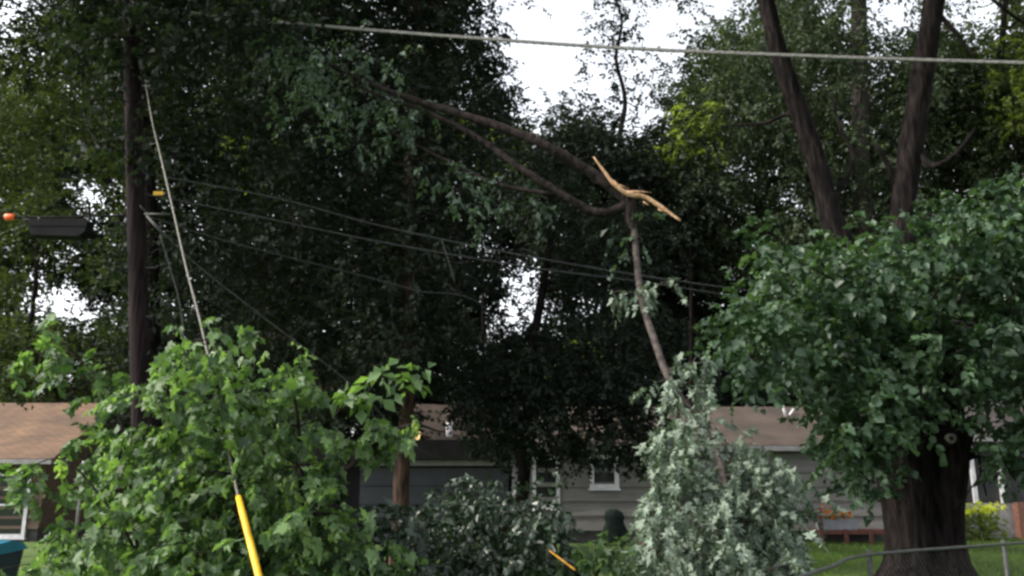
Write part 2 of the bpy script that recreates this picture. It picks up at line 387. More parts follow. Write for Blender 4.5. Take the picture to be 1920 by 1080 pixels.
def tree(name, label, cat, Y, trunk, r0, r1, polys, mat, bark='bark', group=None, L=0.14, dens=300, shape='oval', depth=2.5, spray=0.5, seed=1,
         droop=0.25, flat=0.6, flip=0.0, slack=0.9, limb_every=1, start=0.35, extra=None, flare=1.5, crown_name='crown'):
    P = [at(x, y, Y+dy) for x, y, dy in trunk]
    if P[0][2] > 0.0: P = [np.array((P[0][0], P[0][1], -0.05))]+P
    P[0][2] = min(P[0][2], -0.05) if P[0][2] < 0.6 else P[0][2]
    base = (P[0][0], P[0][1], 0)
    t = thing(name, label, cat, base, group)
    pts = curve_pts(P, 6); m = len(pts)
    rs = [r0+(r1-r0)*(i/(m-1))**0.85 for i in range(m)]
    for i in range(m):
        h = pts[i][2]; rs[i] *= 1+(flare-1)*math.exp(-max(h, 0)/0.35)
    rng = random.Random(seed); mb = MB(); mb.tube(pts, rs, n=12, wob=0.12, rng=rng)
    cl = []
    for k, (poly, n, r, *rest) in enumerate(polys):
        cl += clusters_in(poly, Y+(rest[0] if rest else 0), n, r, depth if len(rest) < 2 else rest[1], seed*31+k, slack)
    if extra: cl += extra
    limbs(mb, pts, rs, cl, seed, every=limb_every, start=start)
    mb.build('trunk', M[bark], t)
    foliage(crown_name, cl, M[mat], t, L=L, dens=dens, shape=shape, spray=spray, seed=seed, droop=droop, flat=flat, flip=flip)
    return t

# ================================================================ SETTING
g = MB(); NG = 60
for j in range(NG+1):
    for i in range(NG+1):
        sx = (i/NG*2-1); sy = (j/NG*2-1)
        x = math.copysign(abs(sx)**3, sx)*600; y = 15+math.copysign(abs(sy)**3, sy)*600
        z = -0.02+0.03*math.sin(x*0.31+1)*math.cos(y*0.27) if abs(x) < 80 and abs(y) < 90 else 0
        g.v.append((x, y, z))
for j in range(NG):
    for i in range(NG):
        a = j*(NG+1)+i; g.f.append((a, a+1, a+NG+2, a+NG+1)); g.smooth.append(True); g.uv.append(None)
o = g.build('lawn', M['lawn']); tag(o, kind='structure')
# grass blades over the visible lawn
rng = np.random.default_rng(5); n = 90000
yy = 5+rng.random(n)**1.3*26; xx = yy*(0.25+rng.random(n)*0.45)+rng.normal(size=n)*0.4
hh = 0.04+rng.random(n)*0.06; an = rng.random(n)*math.pi; w2 = 0.006+yy*0.0006
c_, s_ = np.cos(an)*w2, np.sin(an)*w2; lx, ly = rng.normal(size=n)*0.03, rng.normal(size=n)*0.03
V = np.stack([np.stack([xx-c_, yy-s_, np.full(n, -.03)], 1), np.stack([xx+c_, yy+s_, np.full(n, -.03)], 1), np.stack([xx+lx, yy+ly, hh], 1)], 1).reshape(-1, 3)
me = bpy.data.meshes.new('grass'); me.vertices.add(3*n); me.vertices.foreach_set('co', V.astype('f').ravel())
me.loops.add(3*n); me.loops.foreach_set('vertex_index', np.arange(3*n, dtype='i')); me.polygons.add(n); me.polygons.foreach_set('loop_start', (np.arange(n)*3).astype('i'))
a_ = me.attributes.new('tint', 'FLOAT', 'POINT')
tn = 0.5+0.25*np.sin(xx*1.3+2*np.sin(yy*0.6))+0.25*np.sin(yy*0.9+xx*0.3)*1.0
a_.data.foreach_set('value', np.repeat(np.clip(tn*0.7+rng.random(n)*0.3, 0, 1), 3).astype('f'))
me.materials.append(M['grass']); me.update(calc_edges=True)
o = bpy.data.objects.new('grass', me); link(o); tag(o, 'short mown green grass of the lawn round the thick trunk', 'grass', kind='stuff')

# ================================================================ HOUSES
def siding(mb, x0, x1, y, z0, z1, lap, out=0.05):
    """lapped boards facing -y"""
    z = z0
    while z < z1-1e-6:
        t = min(z+lap, z1)
        mb.add([(x0, y-out, z), (x1, y-out, z), (x1, y, t), (x0, y, t), (x0, y, z), (x1, y, z)], [(0, 1, 2, 3), (4, 5, 1, 0), (0, 3, 4), (1, 5, 2)])
        z = t
def window(parent, x0, x1, y, z0, z1, fr=0.08, mat='white', rail=True, label=None):
    f = MB(); p = 0.07
    f.box(x0, x0+fr, y-p, y+.02, z0, z1); f.box(x1-fr, x1, y-p, y+.02, z0, z1)
    f.box(x0+fr, x1-fr, y-p-.003, y+.02, z0, z0+fr); f.box(x0+fr, x1-fr, y-p-.003, y+.02, z1-fr, z1)
    if rail: f.box(x0+fr, x1-fr, y-p+.02, y+.02, (z0+z1)/2-.025, (z0+z1)/2+.025)
    f.box(x0-.04, x1+.04, y-p-.03, y+.02, z0-.05, z0-.003)
    wdw = MB().box(x0+fr, x1-fr, y-.035, y-.02, z0+fr, z1-fr)
    fo = f.build('window', M[mat], parent); wdw.build('pane', M['pane'], fo)
    if label: fo['label'] = label
    return fo
def gable_house(t, x0, x1, y0, y1, zw, zr, wall, roof, over=0.35, lap=0.3, xr=None, wallname='wall', gut='trim_grey'):
    mb = MB(); siding(mb, x0, x1, y0, 0.35, zw, lap)
    b = .004
    mb.box(x0, x1, y0+b, y1, 0.35, zw)
    ym = (y0+y1)/2
    for X, s in ((x0, 1), (x1, -1)):
        mb.add([(X, y0+b, zw), (X, y1, zw), (X, ym, zr-.12), (X+.1*s, y0+b, zw), (X+.1*s, y1, zw), (X+.1*s, ym, zr-.12)], [(0, 2, 1), (3, 4, 5), (0, 1, 4, 3), (1, 2, 5, 4), (2, 0, 3, 5)])
    mb.build(wallname, M[wall], t)
    MB().box(x0+.05, x1-.05, y0+.04, y1-.04, -.1, 0.345).build('foundation', M['foundation'], t)
    xr0, xr1 = x0-over, x1+over; sl = (zr-zw)/(ym-y0); ye = y0-over; ze = zw-over*sl+.1
    r = MB(); r.slab([(xr0, ye, ze), (xr1, ye, ze), (xr1, ym, zr), (xr0, ym, zr)], .1)
    r.slab([(xr1, 2*ym-ye, ze), (xr0, 2*ym-ye, ze), (xr0, ym+.003, zr), (xr1, ym+.003, zr)], .1)
    ro = r.build('roof', M[roof], t)
    f = MB(); f.box(xr0, xr1, ye-.09, ye-.004, ze-.16, ze-.02); f.build('gutter', M[gut], t)
    MB().box(xr0, xr1, ye, y0-.03, ze-.14, ze-.11).build('soffit', M['trim_grey'], t)
    return ro

# left brown house
t = thing('brown_house', 'low brown-sided house with a brown shingle roof at the left edge', 'house', (-15.0, 24, 0))
xe = at(197, 760, 29.5)[0]+.1; gable_house(t, -24.0, xe, 26.0, 33.0, 2.45, 4.35, 'tan_siding', 'roof_brown', lap=0.28)
wa, wb = at(47, 1008, 26), at(47, 886, 26)
window(t, wa[0]-1.3, wa[0], 26.0, wa[2], wb[2], fr=0.1, mat='white')
MB().tube([(at(148, 950, 25.9)[0], 25.9, 0.1), (at(148, 950, 25.9)[0], 25.9, 2.3)], 0.05, n=8).build('downpipe', M['trim_grey'], t)
# middle grey house
Y0 = 25.0
t = thing('grey_house', 'grey clapboard house with a brown roof and white windows behind the fallen branches', 'house', (4, Y0, 0))
ro = gable_house(t, 0.42, 11.0, Y0, Y0+7.4, 2.72, 4.15, 'grey_siding', 'roof_pink', lap=0.40, over=0.3)
window(t, 2.22, 3.05, Y0, 1.5, 2.45, fr=0.12, rail=False)
window(t, 0.58, 1.36, Y0, .95, 2.4, fr=0.1, rail=False)
mbv = MB(); mbv.tube([(8.8, Y0+2.6, 3.7), (8.68, Y0+2.6, 4.2)], 0.045, n=10); mbv.tube([(8.9, Y0+2.8, 3.7), (9.12, Y0+2.8, 4.0)], 0.04, n=10)
mbv.build('vent_pipe', M['white'], t)
# garage
t = thing('garage', 'dark garage with a wide grey door under a pale beam between two trunks', 'garage', (-2.6, Y0, 0))
mb = MB(); mb.box(-5.85, 0.15, Y0+.2, Y0+6, 0, 2.45); mb.build('wall', M['dark_fascia'], t)
mb = MB()
for i in range(4): mb.box(-4.35, -0.1, Y0+.05, Y0+.19, 0.02+i*.52, 0.52+i*.52)
mb.build('garage_door', M['garage_door'], t)
MB().box(-4.62, 0.13, Y0-.04, Y0+.16, 2.14, 2.30).build('beam', M['trim_grey'], t)
MB().box(0.0, 0.17, Y0-.05, Y0+.15, 0, 2.13).build('post', M['trim_grey'], t)
MB().box(-5.8, -5.5, Y0-.05, Y0+.15, 0, 2.13).build('post', M['white'], t)
r = MB(); r.slab([(-6.2, Y0-.3, 2.45), (0.35, Y0-.3, 2.45), (0.35, Y0+6.4, 2.95), (-6.2, Y0+6.4, 2.95)], .12); r.build('roof', M['dark_fascia'], t)
MB().box(-6.2, 0.35, Y0-.36, Y0-.304, 2.31, 2.86).build('fascia', M['dark_fascia'], t)
# yellow gabled house behind
ang = R(64)
ax = np.array((math.cos(ang), -math.sin(ang), 0)); ay = np.array((math.sin(ang), math.cos(ang), 0))
A = at(808, 832, 33); A[2] = 0
t = thing('yellow_house', 'small yellow gabled house glimpsed above the garage roof', 'house', A)
def yh(a, b, z): return A+ax*a+ay*b+np.array((0, 0, z))
Wd, Ln, zw, zr = 4.2, 3.4, 3.1, 4.75
mb = MB()
mb.add([yh(0, 0, 0), yh(-Wd, 0, 0), yh(-Wd, 0, zw), yh(-Wd/2, 0, zr), yh(0, 0, zw), yh(0, Ln, 0), yh(-Wd, Ln, 0), yh(-Wd, Ln, zw), yh(-Wd/2, Ln, zr), yh(0, Ln, zw)],
       [(0, 4, 3, 2, 1), (5, 6, 7, 8, 9), (0, 5, 9, 4), (1, 2, 7, 6)]); mb.build('wall', M['yellow_siding'], t)
r = MB(); r.slab([yh(.25, -.2, zw-.1), yh(.25, Ln+.2, zw-.1), yh(-Wd/2, Ln+.2, zr+.08), yh(-Wd/2, -.2, zr+.08)], .1)
r.slab([yh(-Wd-.25, Ln+.2, zw-.1), yh(-Wd-.25, -.2, zw-.1), yh(-Wd/2, -.2, zr+.081), yh(-Wd/2, Ln+.2, zr+.081)], .1); r.build('roof', M['roof_pink'], t)
MB().tube([yh(-.4, .9, 3.2), yh(-.4, .9, 4.0)], .13, n=8).build('vent_pipe', M['white'], t)

# screened porch house at the right
Yp = 27.0
t = thing('porch_house', 'pinkish house with a dark screened porch and brick end behind the clipped hedge', 'house', (14, Yp, 0))
gable_house(t, 11.9, 22.0, Yp+1.2, Yp+8, 3.0, 4.6, 'pink_siding', 'roof_dark', lap=0.25)
mb = MB(); mb.box(13.2, 20, Yp, Yp+1.1, 0, 1.05); mb.build('porch_base', M['trim_grey'], t)
MB().box(13.25, 20, Yp+.08, Yp+.1, 1.06, 2.9).build('screen', M['screen'], t)
for x in (14.2, 15.05, 17.2): MB().box(x, x+.12, Yp-.02, Yp+.075, 1.06, 2.9).build('post', M['white'], t)
MB().box(13.1, 20.2, Yp-.2, Yp+1.15, 2.92, 3.1).build('porch_beam', M['trim_grey'], t)
mb = MB()
for i in range(14):
    for k in range(6):
        o_ = (i % 2)*.11
        mb.box(15.3+k*.235-o_*0, 15.3+k*.235+.225, Yp-.35-(i % 2)*.004, Yp-.05, i*.078, i*.078+.07)
mb.box(15.31, 16.6, Yp-.33, Yp-.06, 0, 1.08); mb.build('brick_wall', M['brick'], t)

# deck, planter, covered barbecue, bucket
def B(px, py, Y): return at(px, py, Y)
Yd = 24.0; xa = B(1535, 990, Yd)[0]; xb = B(1680, 990, Yd)[0]
t = thing('low_deck', 'low red-brown wooden deck with a railing left of the thick trunk', 'deck', (xa, Yd, 0))
mb = MB()
for k in range(8): mb.box(xa, xb, Yd+.02+k*.15, Yd+.155+k*.15, .36, .40)
mb.build('deck_boards', M['deck_wood'], t)
MB().box(xa, xb, Yd-.03, Yd+.01, .30, .42).build('front_board', M['deck_wood'], t)
for k in range(4):
    x = xa+(xb-xa-.1)*k/3; MB().box(x, x+.1, Yd-.08, Yd-.034, 0, .44+(.55 if k == 0 else 0)).build('post', M['deck_wood'], t)
MB().box(xa, xa+.12, Yd-.03, Yd+1.2, .80, .95).build('side_rail', M['deck_wood'], t)
p0 = B(1568, 976, Yd+.5)
t = thing('flower_box', 'grey flower box full of orange flowers on the low deck', 'planter', (p0[0], Yd+.5, .40))
mb = MB(); x, y = p0[0], Yd+.5; mb.prism([(x-.5, .40), (x+.5, .40), (x+.58, .66), (x-.58, .66)], y-.15, y+.15); mb.build('box', M['planter'], t)
foliage('leaves', [(x+dx, y, .74, .16) for dx in (-.4, -.15, .1, .35)], M['hedge_leaf'], t, L=.07, spray=.15, dens=1500, seed=3)
foliage('blooms', [(x+dx, y-.06, .88, .14) for dx in (-.4, -.25, -.1, .05, .2)], M['flower'], t, L=.07, spray=.16, dens=1800, seed=4, shape='round')
p0 = B(1152, 1000, 24.2); x, y = p0[0], 24.2
t = thing('covered_barbecue', 'dark covered barbecue standing against the grey clapboard wall', 'barbecue', (x, y, 0))
mb = MB(); prof = [(.34, 0.08), (.36, .3), (.24, .60), (.27, .72), (.22, .88), (.10, .95)]; vs = []; n = 20
for i, (rr, z) in enumerate(prof):
    for k in range(n):
        a = 2*math.pi*k/n; f = 1+.06*math.sin(5*a+i)
        vs.append((x+math.cos(a)*rr*f*1.05, y+math.sin(a)*rr*f*.7, z))
fs = [(i*n+k, i*n+(k+1) % n, (i+1)*n+(k+1) % n, (i+1)*n+k) for i in range(len(prof)-1) for k in range(n)]+[tuple(range((len(prof)-1)*n, len(prof)*n))]
mb.add(vs, fs, smooth=True); mb.build('cover', M['cover'], t)
for s in (-1, 1): MB().tube([(x+s*.27, y-.02, .0), (x+s*.27, y-.02, .14)], .03, n=8).build('leg', M['galv'], t)
p0 = B(1200, 1006, 24.2); x = p0[0]
t = thing('red_bucket', 'small red bucket on the ground against the grey clapboard wall', 'bucket', (x, 24.2, 0))
mb = MB(); n = 16; vs = [(x+math.cos(2*math.pi*k/n)*r, 24.2+math.sin(2*math.pi*k/n)*r, z) for r, z in ((.11, 0.01), (.15, .24), (.14, .24), (.105, .03)) for k in range(n)]
mb.add(vs, [(i*n+k, i*n+(k+1) % n, (i+1)*n+(k+1) % n, (i+1)*n+k) for i in range(3) for k in range(n)]+[tuple(range(n))], smooth=True); mb.build('pail', M['red'], t)
MB().tube([(x-.15, 24.2, .22), (x-.1, 24.14, .31), (x+.02, 24.1, .34), (x+.12, 24.14, .31), (x+.15, 24.2, .22)], .008, n=5).build('handle', M['galv'], t)

# bin
x, y = B(2, 1040, 9.2)[0]-.28, 9.3
t = thing('wheeled_bin', 'dark wheeled bin with a bright blue lid at the left edge', 'bin', (x, y, 0))
w_ = .29
mb = MB(); vs = []
for z, s in ((0.06, .78), (.6, .9), (.92, 1.0)):
    vs += [(x-w_*s, y-.3*s, z), (x+w_*s, y-.3*s, z), (x+w_*s, y+.3*s, z), (x-w_*s, y+.3*s, z)]
mb.add(vs, [(3, 2, 1, 0)]+[(i*4+k, i*4+(k+1) % 4, i*4+4+(k+1) % 4, i*4+4+k) for i in range(2) for k in range(4)]+[(8, 9, 10, 11)]); mb.build('body', M['bin_body'], t)
mb = MB(); prof = [(-.34, .90), (-.35, .95), (-.25, 1.01), (0, 1.035), (.22, 1.0), (.33, .93)]
vs = [(x+s*(w_+.03), y+a, z) for s in (-1, 1) for a, z in prof]+[(x+s*w_*.9, y+a*.85, z+.012) for s in (-1, 1) for a, z in prof]
m_ = len(prof)
mb.add(vs, [(i, i+1, m_+i+1, m_+i) for i in range(m_-1)]+[tuple(range(m_-1, -1, -1)), tuple(range(m_, 2*m_)), (0, m_, 2*m_-1, m_-1)], smooth=False); mb.build('lid', M['bin_lid'], t)
MB().box(x-.02, x+.1, y-.305, y-.29, .62, .78).build('sticker', M['label_grey'], t)
for s in (-1, 1): MB().tube([(x+s*(w_+.01)-.025, y+.24, .1), (x+s*(w_+.01)+.025, y+.24, .1)], .1, n=16).build('wheel', M['black_plastic'], t)
MB().tube([(x-.2, y+.36, .9), (x+.2, y+.36, .9)], .018, n=8).build('handle', M['bin_body'], t)

# hedges
def hedge(x0, x1, y0, y1, z1, label, seed):
    t = thing('clipped_hedge', label, 'hedge', ((x0+x1)/2, y0, 0), 'clipped hedges with sunlight painted on top before the screened porch')
    cl = []; tip = []; rg = random.Random(seed)
    x = x0+.15
    while x < x1-.05:
        for z in np.arange(.15, z1-.25, .2):
            for yk in (y0+.15, (y0+y1)/2, y1-.15): cl.append((x+rg.uniform(-.05, .05), yk, z, .19))
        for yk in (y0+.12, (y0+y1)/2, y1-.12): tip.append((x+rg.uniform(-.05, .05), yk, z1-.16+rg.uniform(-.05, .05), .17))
        x += .2
    mb = MB(); limbs(mb, [np.array((x0+(x1-x0)/2, (y0+y1)/2, z)) for z in (0, .2, .4, .5)], [.05, .05, .04, .03], cl[::4], seed, rmin=.006)
    mb.build('stems', M['bark'], t)
    foliage('leaves', cl, M['hedge_leaf'], t, L=.07, spray=.12, dens=1500, seed=seed, flat=.3)
    foliage('sunlit_top', tip, M['hedge_sunlit'], t, L=.08, spray=.12, dens=1600, seed=seed+1, flat=.5)  # top layer of the hedge, coloured as if sunlit
ha, hb, hc = B(1798, 990, 25)[0], B(1842, 990, 25)[0], B(1903, 990, 25)[0]
hedge(ha-.2, hb-.06, 25.4, 26.2, 1.05, 'clipped green hedge with sunlight painted on top nearer the thick trunk', 11)
hedge(hb+.02, hc, 25.3, 26.2, 1.1, 'clipped green hedge with sunlight painted on top beside the brick wall at the right edge', 12)

# ================================================================ FENCE (chain link)
t = thing('chain_link_fence', 'low grey chain-link fence crossing in front of the thick trunk', 'fence', (4, 7.5, 0))
fh = 1.0
fp = []
for px, py in ((1470, 1092), (1560, 1062), (1632, 1040), (1885, 1020), (2060, 1006), (2300, 990)):
    u = at(px, py, 1.0); d = u-np.array((0, 0, CAMZ)); s = (fh-CAMZ)/d[2]; fp.append(np.array((0, 0, CAMZ))+d*s)
MB().tube(curve_pts(fp, 6), .015, n=8).build('top_rail', M['galv'], t)
for i in (0, 2, 3, 5):
    p = fp[i]; MB().tube([(p[0], p[1]+.03, -.1), (p[0], p[1]+.03, fh+.04)], .024, n=8).build('post', M['galv'], t)
mb = MB(); dia = .065
for a, b in zip(fp[1:-1], fp[2:]):
    Ls = np.linalg.norm((b-a)[:2]); n = int(Ls/dia)
    for k in range(-15, n+1):
        for s in (1, -1):
            x0, x1 = (k, k+15) if s == 1 else (k+15, k); z0, z1 = 0.02, .97
            q0, q1 = x0/n, x1/n
            # clip to the span
            def P(q): return a+(b-a)*q
            c0, c1 = min(max(q0, 0), 1), min(max(q1, 0), 1)
            if c0 == c1: continue
            za = z0+(z1-z0)*(c0-q0)/(q1-q0); zb = z0+(z1-z0)*(c1-q0)/(q1-q0)
            pa, pb = P(c0), P(c1)
            mb.tube([(pa[0], pa[1], za), (pb[0], pb[1], zb)], .0008, n=3, cap=False)
mb.build('mesh', M['galv'], t)

# ================================================================ UTILITY POLE, WIRES, GUY
YP = 11.0
pb = at(249, 800, YP); X0 = at(248, 500, YP)[0]
t = thing('utility_pole', 'tall dark brown wooden utility pole at the left with steel pegs', 'utility pole', (X0, YP, 0))
mb = MB(); rg = random.Random(4)
hs_ = np.linspace(-.1, 10.5, 24); PT = at(247, 100, YP); mb.tube([(X0+(PT[0]-X0)*(h-5)/(PT[2]-5), YP, h) for h in hs_], [.138-.0035*h for h in hs_], n=14, wob=.04, rng=rg); mb.build('pole', M['pole_wood'], t)
for py in (503, 594, 664):
    z = at(250, py, YP)[2]
    for s in (-1, 1): MB().tube([(X0+s*.13, YP-.03, z), (X0+s*.34, YP-.05, z-.005), (X0+s*.36, YP-.05, z+.03)], .010, n=6).build('peg', M['galv'], t)
z = at(250, 406, YP)[2]
MB().tube([(X0+.13, YP-.08, z+.01), (X0+.48, YP-.12, z-.01)], .016, n=8).build('bracket', M['galv'], t)
MB().tube([(X0+.17, YP-.1, z-.02), (X0+.46, YP-.12, z-.33)], .018, n=8).build('bracket', M['galv'], t)
zt = at(300, 372, YP)[2]; MB().box(X0+.27, X0+.40, YP-.2, YP-.18, zt-.02, zt+.03).build('tag', M['yellow'], t)
def wire(name, label, pts, r, mat, n=8, sag=0, extra=None, cat='cable'):
    P = [np.array(p) for p in pts]; b = P[0]
    t = MB(); t.tube(curve_pts(P, n), r, n=6); 
    if extra: extra(t, P)
    o = t.build(name, M[mat]); tag(o, label, cat); return o
# upper pale cable with lashing
Pt = [at(249, 14, YP), at(560, 46, 10.6), at(940, 76, 10.2), at(1290, 97, 9.9), at(1920, 119, 9.4), at(2500, 128, 8.9)]
def lash(t, P):
    C = curve_pts(P, 40); pts = []
    for i, p in enumerate(C):
        for k in range(3):
            q = p+(C[min(i+1, len(C)-1)]-p)*k/3; a = (i*3+k)*1.1
            pts.append(q+np.array((0, math.cos(a), math.sin(a)))*.022)
    t.tube(pts, .0035, n=4)
    t.tube([q+np.array((0, 0, .024)) for q in curve_pts(P, 8)], .008, n=5)
wire('overhead_cable', 'thick pale overhead cable crossing the bright sky opening', Pt, .015, 'cable', extra=lash)
z = at(250, 330, YP)
wire('overhead_cable', 'upper of the thin cables running across the dark trees below the snapped limb', [at(255, 322, YP), at(520, 372, 11.8), at(720, 425, 12.5), at(960, 475, 13.2), at(1190, 515, 13.9), at(1400, 545, 14.5), at(1700, 590, 15.4), at(2100, 640, 16.5)], .011, 'dark_cable')
wire('overhead_cable', 'lower of the two parallel cables across the dark trees', [at(262, 362, YP), at(440, 397, 11.6), at(720, 455, 12.5), at(1000, 502, 13.3), at(1200, 528, 13.9), at(1420, 562, 14.6), at(1700, 600, 15.4), at(2100, 650, 16.5)], .011, 'dark_cable')
wire('overhead_cable', 'short sagging cable fading out below the parallel cables', [at(262, 400, YP), at(400, 445, 11.8), at(540, 482, 12.5), at(770, 542, 14), at(930, 600, 16), at(1040, 830, 25.0)], .008, 'dark_cable')
wire('service_drop', 'thin wire slanting down right from the pole behind the green leaves', [at(262, 385, YP-.1), at(350, 480, 11.3), at(500, 600, 12), at(660, 722, 13), at(800, 850, 16), at(900, 860, 24.6)], .010, 'dark_cable')
wire('drop_wire', 'short loose wire hanging from the parallel cables', [at(828, 450, 12.8), at(838, 480, 12.78), at(848, 512, 12.76), at(852, 530, 12.8)], .006, 'dark_cable')
wire('messenger_wire', 'dark horizontal wire carrying the black splice case left of the pole', [at(-240, 412, YP-.3), at(0, 408, YP-.12), at(120, 407, YP-.1), at(250, 404, YP-.05)], .014, 'black_plastic')
wire('side_wire', 'thin wire hanging close beside the pole', [at(300, 440, YP-.12), at(318, 500, YP-.1), at(338, 575, YP-.1), at(350, 700, YP-.1)], .007, 'dark_cable')
# splice enclosure
a = at(62, 414, YP-.12); b = at(168, 444, YP-.12)
t = thing('splice_case', 'black splice case hanging on the wire beside the pole', 'splice case', ((a[0]+b[0])/2, YP-.12, b[2]))
mb = MB(); zt, zb = a[2], b[2]
mb.prism([(a[0]+.06, zb), (b[0]-.1, zb-.02), (b[0]-.02, zb+.05), (b[0], zt-.02), (b[0]-.03, zt), (a[0]+.03, zt), (a[0], zt-.03), (a[0]+.01, zb+.06)], YP-.22, YP-.02)
mb.box(a[0]+.03, b[0]-.03, YP-.226, YP-.221, (zt+zb)/2+.01, (zt+zb)/2+.025)
mb.build('case', M['black_plastic'], t)
for k in (.1, .9):
    x = a[0]+(b[0]-a[0])*k; MB().tube([(x, YP-.12, zt-.005), (x, YP-.12, zt+.05)], .014, n=6).build('clamp', M['galv'], t)
MB().tube([(a[0]-.13, YP-.12, zt+.02), (a[0]+.05, YP-.12, zt-.02)], .022, n=8).build('end_sleeve', M['black_plastic'], t)
c = at(18, 407, YP-.12)
mb = MB(); mb.tube([(c[0]-.06, c[1], c[2]), (c[0]-.05, c[1], c[2]), (c[0]+.05, c[1], c[2]), (c[0]+.06, c[1], c[2])], [.025, .042, .042, .025], n=12)
o = mb.build('cable_marker', M['orange']); tag(o, 'small orange marker sleeve on the dark wire at the left edge', 'marker')
# guy wire with yellow guard
Pg = [at(272, 150, 10.9), at(286, 230, 10.3), at(303, 300, 9.8), at(326, 400, 9.1), at(350, 505, 8.5), at(376, 605, 7.9), at(415, 780, 6.9), at(447, 932, 6.2), at(485, 1080, 5.6), at(520, 1230, 5.0)]
t = thing('guy_wire', 'taut pale guy wire slanting down from the pole into a yellow guard', 'guy wire', Pg[-1])
MB().tube(curve_pts(Pg[:-1], 5), .0115, n=6).build('wire', M['guy'], t)
MB().tube(curve_pts(Pg[-3:], 5), [.020]+[.0235]*10, n=10).build('guard', M['yellow'], t)
vc = [tuple(at(285+rgx, y, 10.2))+(.10,) for y, rgx in ((180, -6), (215, 0), (245, 2), (268, 6))]
# second yellow guard in the undergrowth
a = at(1040, 1040, 7.3); b = at(1072, 1064, 7.1)
o = MB().tube([a+(a-b)*.3, a, b, b+(b-a)*.2], .007, n=8).build('guy_guard', M['old_yellow']); tag(o, 'short yellow guard rod showing low among the dark leaves in the middle', 'guy guard')

# ================================================================ BACKGROUND TREES
def blob(x0, y0, x1, y1): return [(x0, y0), (x1, y0), (x1, y1), (x0, y1)]
# --- a far, dense row behind the houses
far = [
 (-150, 44, -420, 200, 130, 'olive_leaf', 'tall olive tree behind the brown house, farthest left'),
 (330, 42, 100, 560, -100, 'far_leaf', 'tall dark tree behind the brown house and the pole'),
 (620, 40, 420, 840, -200, 'far_leaf', 'tall dark tree behind the garage, left of the middle'),
 (880, 45, 720, 1000, 150, 'far_leaf', 'dark tree behind the yellow gabled house'),
 (1130, 40, 960, 1330, 250, 'far_leaf', 'dark tree behind the grey house roof'),
 (1420, 42, 1250, 1640, 40, 'oak_leaf', 'tall green tree behind the brown roof right of the silvery leaves'),
 (1800, 40, 1640, 2160, 40, 'olive_leaf', 'tall green tree behind the screened porch'),
]
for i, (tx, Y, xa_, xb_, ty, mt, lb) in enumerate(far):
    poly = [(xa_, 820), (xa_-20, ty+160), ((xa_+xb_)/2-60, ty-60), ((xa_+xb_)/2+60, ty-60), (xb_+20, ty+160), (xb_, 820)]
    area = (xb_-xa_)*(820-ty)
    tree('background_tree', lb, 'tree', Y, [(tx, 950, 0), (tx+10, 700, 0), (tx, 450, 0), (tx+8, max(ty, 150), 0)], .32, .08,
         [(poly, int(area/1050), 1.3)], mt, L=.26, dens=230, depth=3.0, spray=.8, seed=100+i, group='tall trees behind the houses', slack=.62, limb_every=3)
# --- understory behind houses
for i, (x0, x1, Y, lb, mt) in enumerate([(-100, 240, 37, 'olive bushy tree rising over the brown roof', 'olive_leaf'), (230, 760, 31, 'dark bushy tree between the brown house and the garage', 'far_leaf'),
                                    (850, 1380, 36, 'dark bushy tree over the grey house roof', 'far_leaf'), (1350, 1960, 38, 'green bushy tree behind the thick trunk', 'oak_leaf')]):
    tree('understory_tree', lb, 'tree', Y, [((x0+x1)/2, 960, 0), ((x0+x1)/2, 800, 0), ((x0+x1)/2+10, 650, 0)], .15, .05,
         [(blob(x0, 600, x1, 880), int((x1-x0)/5), 1.0)], mt, L=.2, dens=260, depth=1.5, spray=.6, seed=130+i, group='bushy trees at roof height', limb_every=3, slack=.8)

# --- added lime trees in the openings, sunlight painted into their leaf colour
sun_patch = [('small tree painted sunlit yellow-green showing between the trunks above the roofs', 1065, 34, [(1040, 640), (1120, 640), (1110, 720), (1000, 740)], 8, .55),
        ('tree top painted bright sunlit yellow-green above the snapped limb', 1290, 33, [(1235, 200), (1330, 200), (1350, 320), (1240, 300)], 14, .8),
        ('tree painted bright sunlit yellow-green at the upper right edge', 1900, 34, [(1850, 60), (1990, 60), (1990, 260), (1880, 240), (1860, 160)], 30, .75),
        ('tree painted sunlit yellow-green glimpsed through the limbs left of the sky opening', 900, 36, [(860, 230), (1010, 240), (1000, 330), (880, 320)], 10, .6),
        ('tree painted sunlit yellow-green glimpsed behind the pole', 480, 36, [(440, 240), (520, 260), (500, 340), (440, 330)], 6, .6)]
for i, (lb, tx, Y, poly, n, r) in enumerate(sun_patch):
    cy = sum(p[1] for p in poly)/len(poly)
    tree('sun_patch_tree', lb, 'tree', Y, [(tx, 950, 0), (tx+6, (950+cy)/2, 0), (tx, cy, 0)], .14, .04, [(poly, n, r)], 'sunlit_leaf', L=.2, dens=200, depth=1.2, spray=.5,
         seed=160+i, group='added trees painted as sunlit behind the dark ones', start=.7)

HIGH = lambda x0, x1, n, dy=0, dep=4: ([(x0, -950), (x1, -950), (x1+60, -300), (x0-60, -300)], n, 1.1, dy, dep)  # crown above the view, added to shade the trees below
